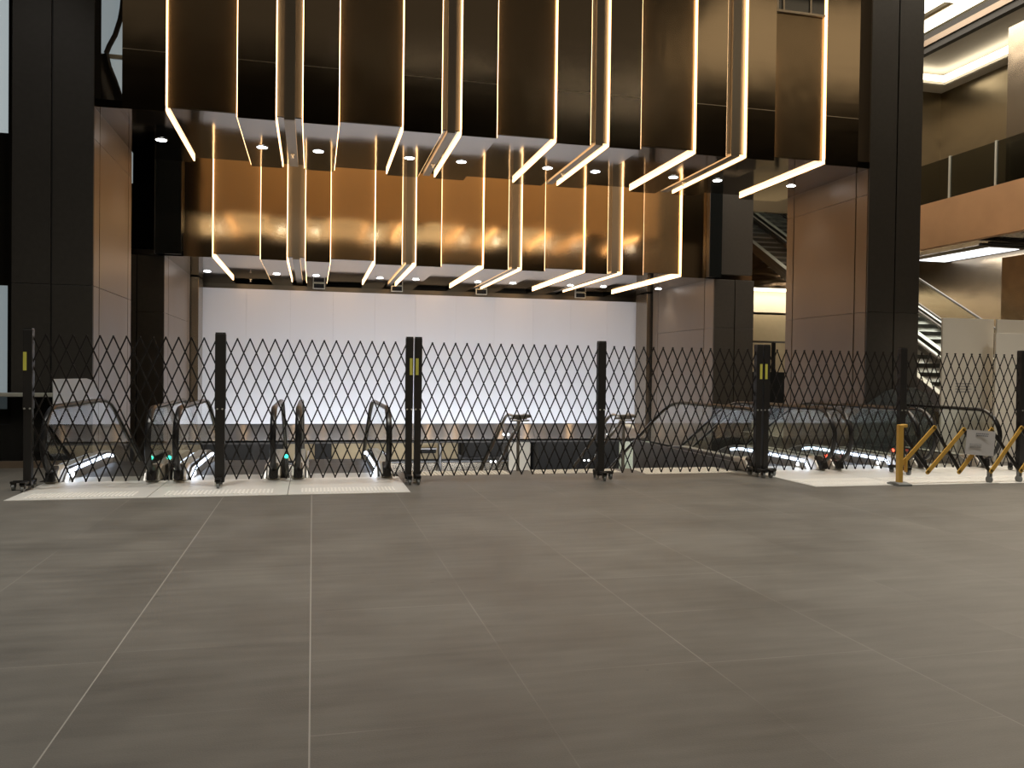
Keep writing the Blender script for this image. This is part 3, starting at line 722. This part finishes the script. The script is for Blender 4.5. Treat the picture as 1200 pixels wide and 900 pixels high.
# paper notice taped to the barrier
s = thing('paper_notice', (9.2, yb - .03, .45), 'white printed paper notice taped to the yellow barrier', 'notice')
m = MB(); n = 12
def px(i): return 8.985 + (9.475 - 8.985) * i / n
fr = [[m.bm.verts.new((px(i) - (.03 if j == 0 else 0) , yb - .018 - .008 * math.sin(i / n * PI * 1.5), [.42, .77][j] - .035 * i / n)) for i in range(n + 1)] for j in (0, 1)]
bk = [[m.bm.verts.new((v.co.x, v.co.y + .002, v.co.z)) for v in r] for r in fr]
for i in range(n):
    m.bm.faces.new([fr[0][i], fr[0][i + 1], fr[1][i + 1], fr[1][i]]); m.bm.faces.new([bk[0][i], bk[1][i], bk[1][i + 1], bk[0][i + 1]])
m.build('sheet', 'paper', s)
m = MB()
def words(z, x0, x1, hh):
    x = x0
    while x < x1:
        w_ = random.uniform(.012, .03); m.box((x, yb - .0305, z - .03 * (x - 9) / .49), (min(x + w_, x1), yb - .0285, z + hh - .03 * (x - 9) / .49)); x += w_ + .007
words(.712, 9.13, 9.34, .014); words(.685, 9.14, 9.33, .014)
for q in range(3): words(.565 - q * .022, 9.02, 9.22, .006)
m.build('printed_lines', 'ink', s)

# ------------------------------------------------------------------ right-hand bay
for (x0, x1, y, z1, mt, lb) in ((11.2, 12.32, 12.9, 2.59, 'hoard_side', 'cream hoarding board right of the near right column'),
                               (12.15, 15.5, 12.65, 2.57, 'hoard_side', 'cream hoarding board set back at the right edge'),
                               (11.8, 15.5, 12.3, 2.30, 'hoard_side', 'lower cream hoarding board in front at the right edge')):
    t = thing('hoarding', ((x0 + x1) / 2, y, 0), lb, 'hoarding')
    MB().box((x0, y, .0), (x1, y + .04, z1)).build('board', mt, t, bevel=.003)
    MB().box((x0 + .05, y + .04, 0), (x0 + .1, y + .09, z1 - .05)).box((x1 - .1, y + .04, 0), (x1 - .05, y + .09, z1 - .05)).build('stud', 'warm_wall', t)
    if z1 == 2.59:
        p = MB()
        for q in range(4): p.box((11.5, y - .003, 1.40 - q * .05), (11.85 - .03 * (q % 2), y - .0005, 1.375 - q * .05))
        p.build('printed_notice', 'ink_pale', t)
# upper floor edge
t = thing('floor_edge', (17.2, 20, 5.2), 'copper clad upper floor edge with glass balustrade at upper right', 'spandrel')
MB().box((17.0, 9, 5.17), (17.2, 21.5, 6.45)).build('copper_cladding', 'spandrel', t)
gl = glass('upper_balustrade_glass', (.5, .52, .5), 1.5, .04)
for ya, yb_ in ((9, 11.9), (11.95, 14.9), (14.95, 17.9), (17.95, 19.5), (19.55, 21.5)):
    MB().box((17.08, ya, 6.45), (17.1, yb_, 7.6)).build('glass_sheet', gl, t)
for yy in (11.9, 14.9, 17.9, 19.5):
    MB().box((17.05, yy, 6.45), (17.12, yy + .05, 7.62)).build('stanchion', 'alu_trim', t)
struct(MB().box((17.2, 9, 5.2), (30, 40, 5.5)), 'ceiling', 'soffit')
struct(MB().box((17.2, 9, 5.505), (30, 40, 6.4)), 'floor', 'slab_ceiling')
# upper floor room with cove lit ceiling
struct(MB().box((11.4, 22.5, 6.4), (19.5, 22.7, 10.6)), 'wall_upper_far', 'metal_wall')
struct(MB().box((19.3, 9, 6.4), (19.5, 22.5, 10.6)), 'wall_upper_right', 'metal_wall')
struct(MB().box((17.2, 9, 10.85), (18.9, 22.0, 10.95)), 'ceiling', 'slab_ceiling')
struct(MB().box((18.9, 9, 10.5), (19.5, 22.7, 10.85)), 'ceiling', 'slab_ceiling')
struct(MB().box((17.2, 21.9, 10.5), (18.9, 22.7, 10.85)), 'ceiling', 'slab_ceiling')
cv = thing('cove_light', (18.6, 20, 10.6), 'warm cove light strip around the upper right ceiling', 'cove light')
MB().box((18.86, 9, 10.52), (18.9, 21.9, 10.66)).box((17.2, 21.86, 10.52), (18.9, 21.9, 10.66)).build('lip', 'slab_ceiling', cv)
MB().box((18.5, 9, 10.60), (18.85, 21.5, 10.64)).box((17.2, 21.5, 10.60), (18.85, 21.85, 10.64)).build('lamp_strip', 'cove', cv)
tag(MB().box((17.3, 9, 6.4), (17.45, 17.85, 10.5)).build('pier', 'grey_sheet'), 'tall bronze metal pier at the right edge above the copper band', 'pier')
tag(MB().box((17.0, 9, 11.13), (17.12, 24, 11.32)).build('ceiling_beam', 'gap'), 'black beam edge above the taupe beam at the upper right corner', 'beam')
tag(MB().box((16.95, 9, 10.96), (17.12, 24, 11.13)).build('ceiling_beam', 'taupe'), 'slim taupe ceiling beam crossing the upper right corner', 'beam')
tag(MB().box((17.0, 9, 10.78), (17.18, 24, 10.95)).build('ceiling_beam', 'gap'), 'black beam just below the taupe ceiling beam', 'beam')
# bright ceiling panels above the bay
struct(MB().box((11.5, 9, 12.6), (22, 30, 12.8)), 'ceiling', 'slab_ceiling')
for i, (x0, x1, y0_, y1_) in enumerate(((18.3, 18.9, 12, 25), (16.6, 17.9, 12, 25), (17.9, 18.3, 20.0, 20.8))):
    t = thing('ceiling_glow_panel', ((x0 + x1) / 2, (y0_ + y1_) / 2, 12.5), ['long bright ceiling strip above the upper right beam', 'bright ceiling panel nearest the right column top', 'cross strip joining the bright ceiling panels at upper right'][i], 'ceiling light')
    MB().box((x0 - .05, y0_ - .05, 12.52), (x1 + .05, y1_ + .05, 12.6)).build('frame', 'trim_pale', t)
    MB().box((x0, y0_, 12.50), (x1, y1_, 12.519)).build('diffuser', 'cove', t)
t = thing('ceiling_glow_panel', (18.9, 20.8, 5.15), 'glowing white panel standing in for a reflection under the copper upper floor band', 'ceiling light')  # glow replaces a bright reflection in the mirror-like ceiling
MB().box((18.3, 19.4, 5.15), (19.42, 22.3, 5.2)).build('frame', 'trim_pale', t)
for q in range(3): MB().box((18.35, 19.45 + q * .97, 5.135), (19.37, 20.33 + q * .97, 5.15)).build('diffuser', 'patch_white', t)
for q in range(2): MB().box((17.6 , 18.6 + q * .3, 5.1), (19.45, 18.7 + q * .3, 5.16)).build('dark_track', 'gap', t)
# under the upper floor: bronze wall, bright far opening
tag(MB().box((17.25, 9, .0), (17.4, 17.85, 4.6)).build('wall_panel', 'gold_sheet'), 'swirling bronze wall panel under the copper band at right edge', 'wall panel')
struct(MB().box((19.5, 9, 0), (19.7, 40, 5.2)), 'wall_bay_right', 'grey_sheet')
# behind the up escalators
struct(MB().box((11.4, 26, 0), (19.5, 26.2, 3.6)), 'wall_bay_far', 'warm_wall')
struct(MB().box((11.4, 25.9, 4.5), (19.5, 26.2, 6.4)), 'wall_bay_upper', 'swirl_sheet')
struct(MB().box((11.4, 26.2, 3.7), (19.5, 30, 4.45)), 'wall_bay_recess', 'hoard_side')
t = thing('light_trough', (16, 26.1, 3.7), 'bright lit trough between stone wall and bronze panels, behind the right columns', 'light trough')
MB().box((11.5, 25.3, 4.40), (19.4, 25.85, 4.44)).build('diffuser', 'cove', t)
MB().box((11.45, 25.25, 4.44), (19.45, 25.88, 4.48)).build('housing', 'trim_pale', t)
t = thing('partition', (14.8, 25.2, 0), 'dark partition with top rail between the right columns', 'partition')
MB().box((13.0, 25.0, 0), (17.5, 25.1, 1.6)).build('panel', 'dark', t)
MB().box((13.0, 25.0, 2.58), (15.95, 25.06, 2.64)).build('top_rail', 'steel_dark', t)
MB().box((15.0, 25.0, 1.6), (15.12, 25.08, 2.6)).build('post', 'dark', t)

# ------------------------------------------------------------------ area lights
def area(name, loc, rot, sx, sy, energy, col):
    l = bpy.data.lights.new(name, 'AREA'); l.shape = 'RECTANGLE'; l.size = sx; l.size_y = sy; l.energy = energy; l.color = col
    o = bpy.data.objects.new(name, l); COL.objects.link(o); o.location = loc; o.rotation_euler = rot; return o
# cool light coming up the stair void onto the hoarding
area('void_uplight', (3.6, 22.2, -2.6), (math.radians(140), 0, 0), 12.5, .8, 600, (.80, .88, 1.))
# lower concourse ceiling lamps
area('concourse_light', (4, 31.5, -1.02), (0, 0, 0), 22, 3, 470, (1., .93, .8))
# fill lights added to brighten the right-hand bay
area('bay_fill', (14.2, 17, 12.4), (0, 0, 0), 4, 12, 1500, (1., .86, .68))
area('bay_low_fill', (18.3, 17, 5.1), (0, 0, 0), 1.5, 9, 300, (1., .92, .8))

area('bulkhead_wash', (3.5, 18.3, 9.5), (math.radians(-12), 0, 0), 12.5, .5, 290, (1., .80, .52))
area('recess_fill', (15.5, 25.7, 4.3), (math.radians(75), 0, 0), 7.5, .2, 38, (1., .85, .6))  # added fill that brightens the recess behind the up escalators
C.cycles.transparent_max_bounces = 48
w = bpy.data.worlds.new('world'); C.world = w; w.use_nodes = True
w.node_tree.nodes['Background'].inputs[0].default_value = (1, .95, .88, 1); w.node_tree.nodes['Background'].inputs[1].default_value = .05

# ------------------------------------------------------------------ camera
yaw, pitch, roll, fpx = .236282749, -.0148266511, .0130292531, 970.0
cy_, sy_ = math.cos(yaw), math.sin(yaw)
fw = Vector((sy_ * math.cos(pitch), cy_ * math.cos(pitch), math.sin(pitch)))
rt = Vector((cy_, -sy_, 0)); up = rt.cross(fw)
r2 = rt * math.cos(roll) + up * math.sin(roll); u2 = -rt * math.sin(roll) + up * math.cos(roll)
cam = bpy.data.cameras.new('camera'); co = bpy.data.objects.new('camera', cam); COL.objects.link(co)
mw = Matrix((r2, u2, -fw)).transposed().to_4x4(); mw.translation = (0, 0, 1.5); co.matrix_world = mw
cam.sensor_width = 36; cam.lens = fpx * 36 / 1200; cam.clip_start = .05; cam.clip_end = 200
C.camera = co
C.view_settings.view_transform = 'Standard'; C.view_settings.look = 'None'; C.view_settings.exposure = 0; C.view_settings.gamma = 1
C.view_settings.use_curve_mapping = False
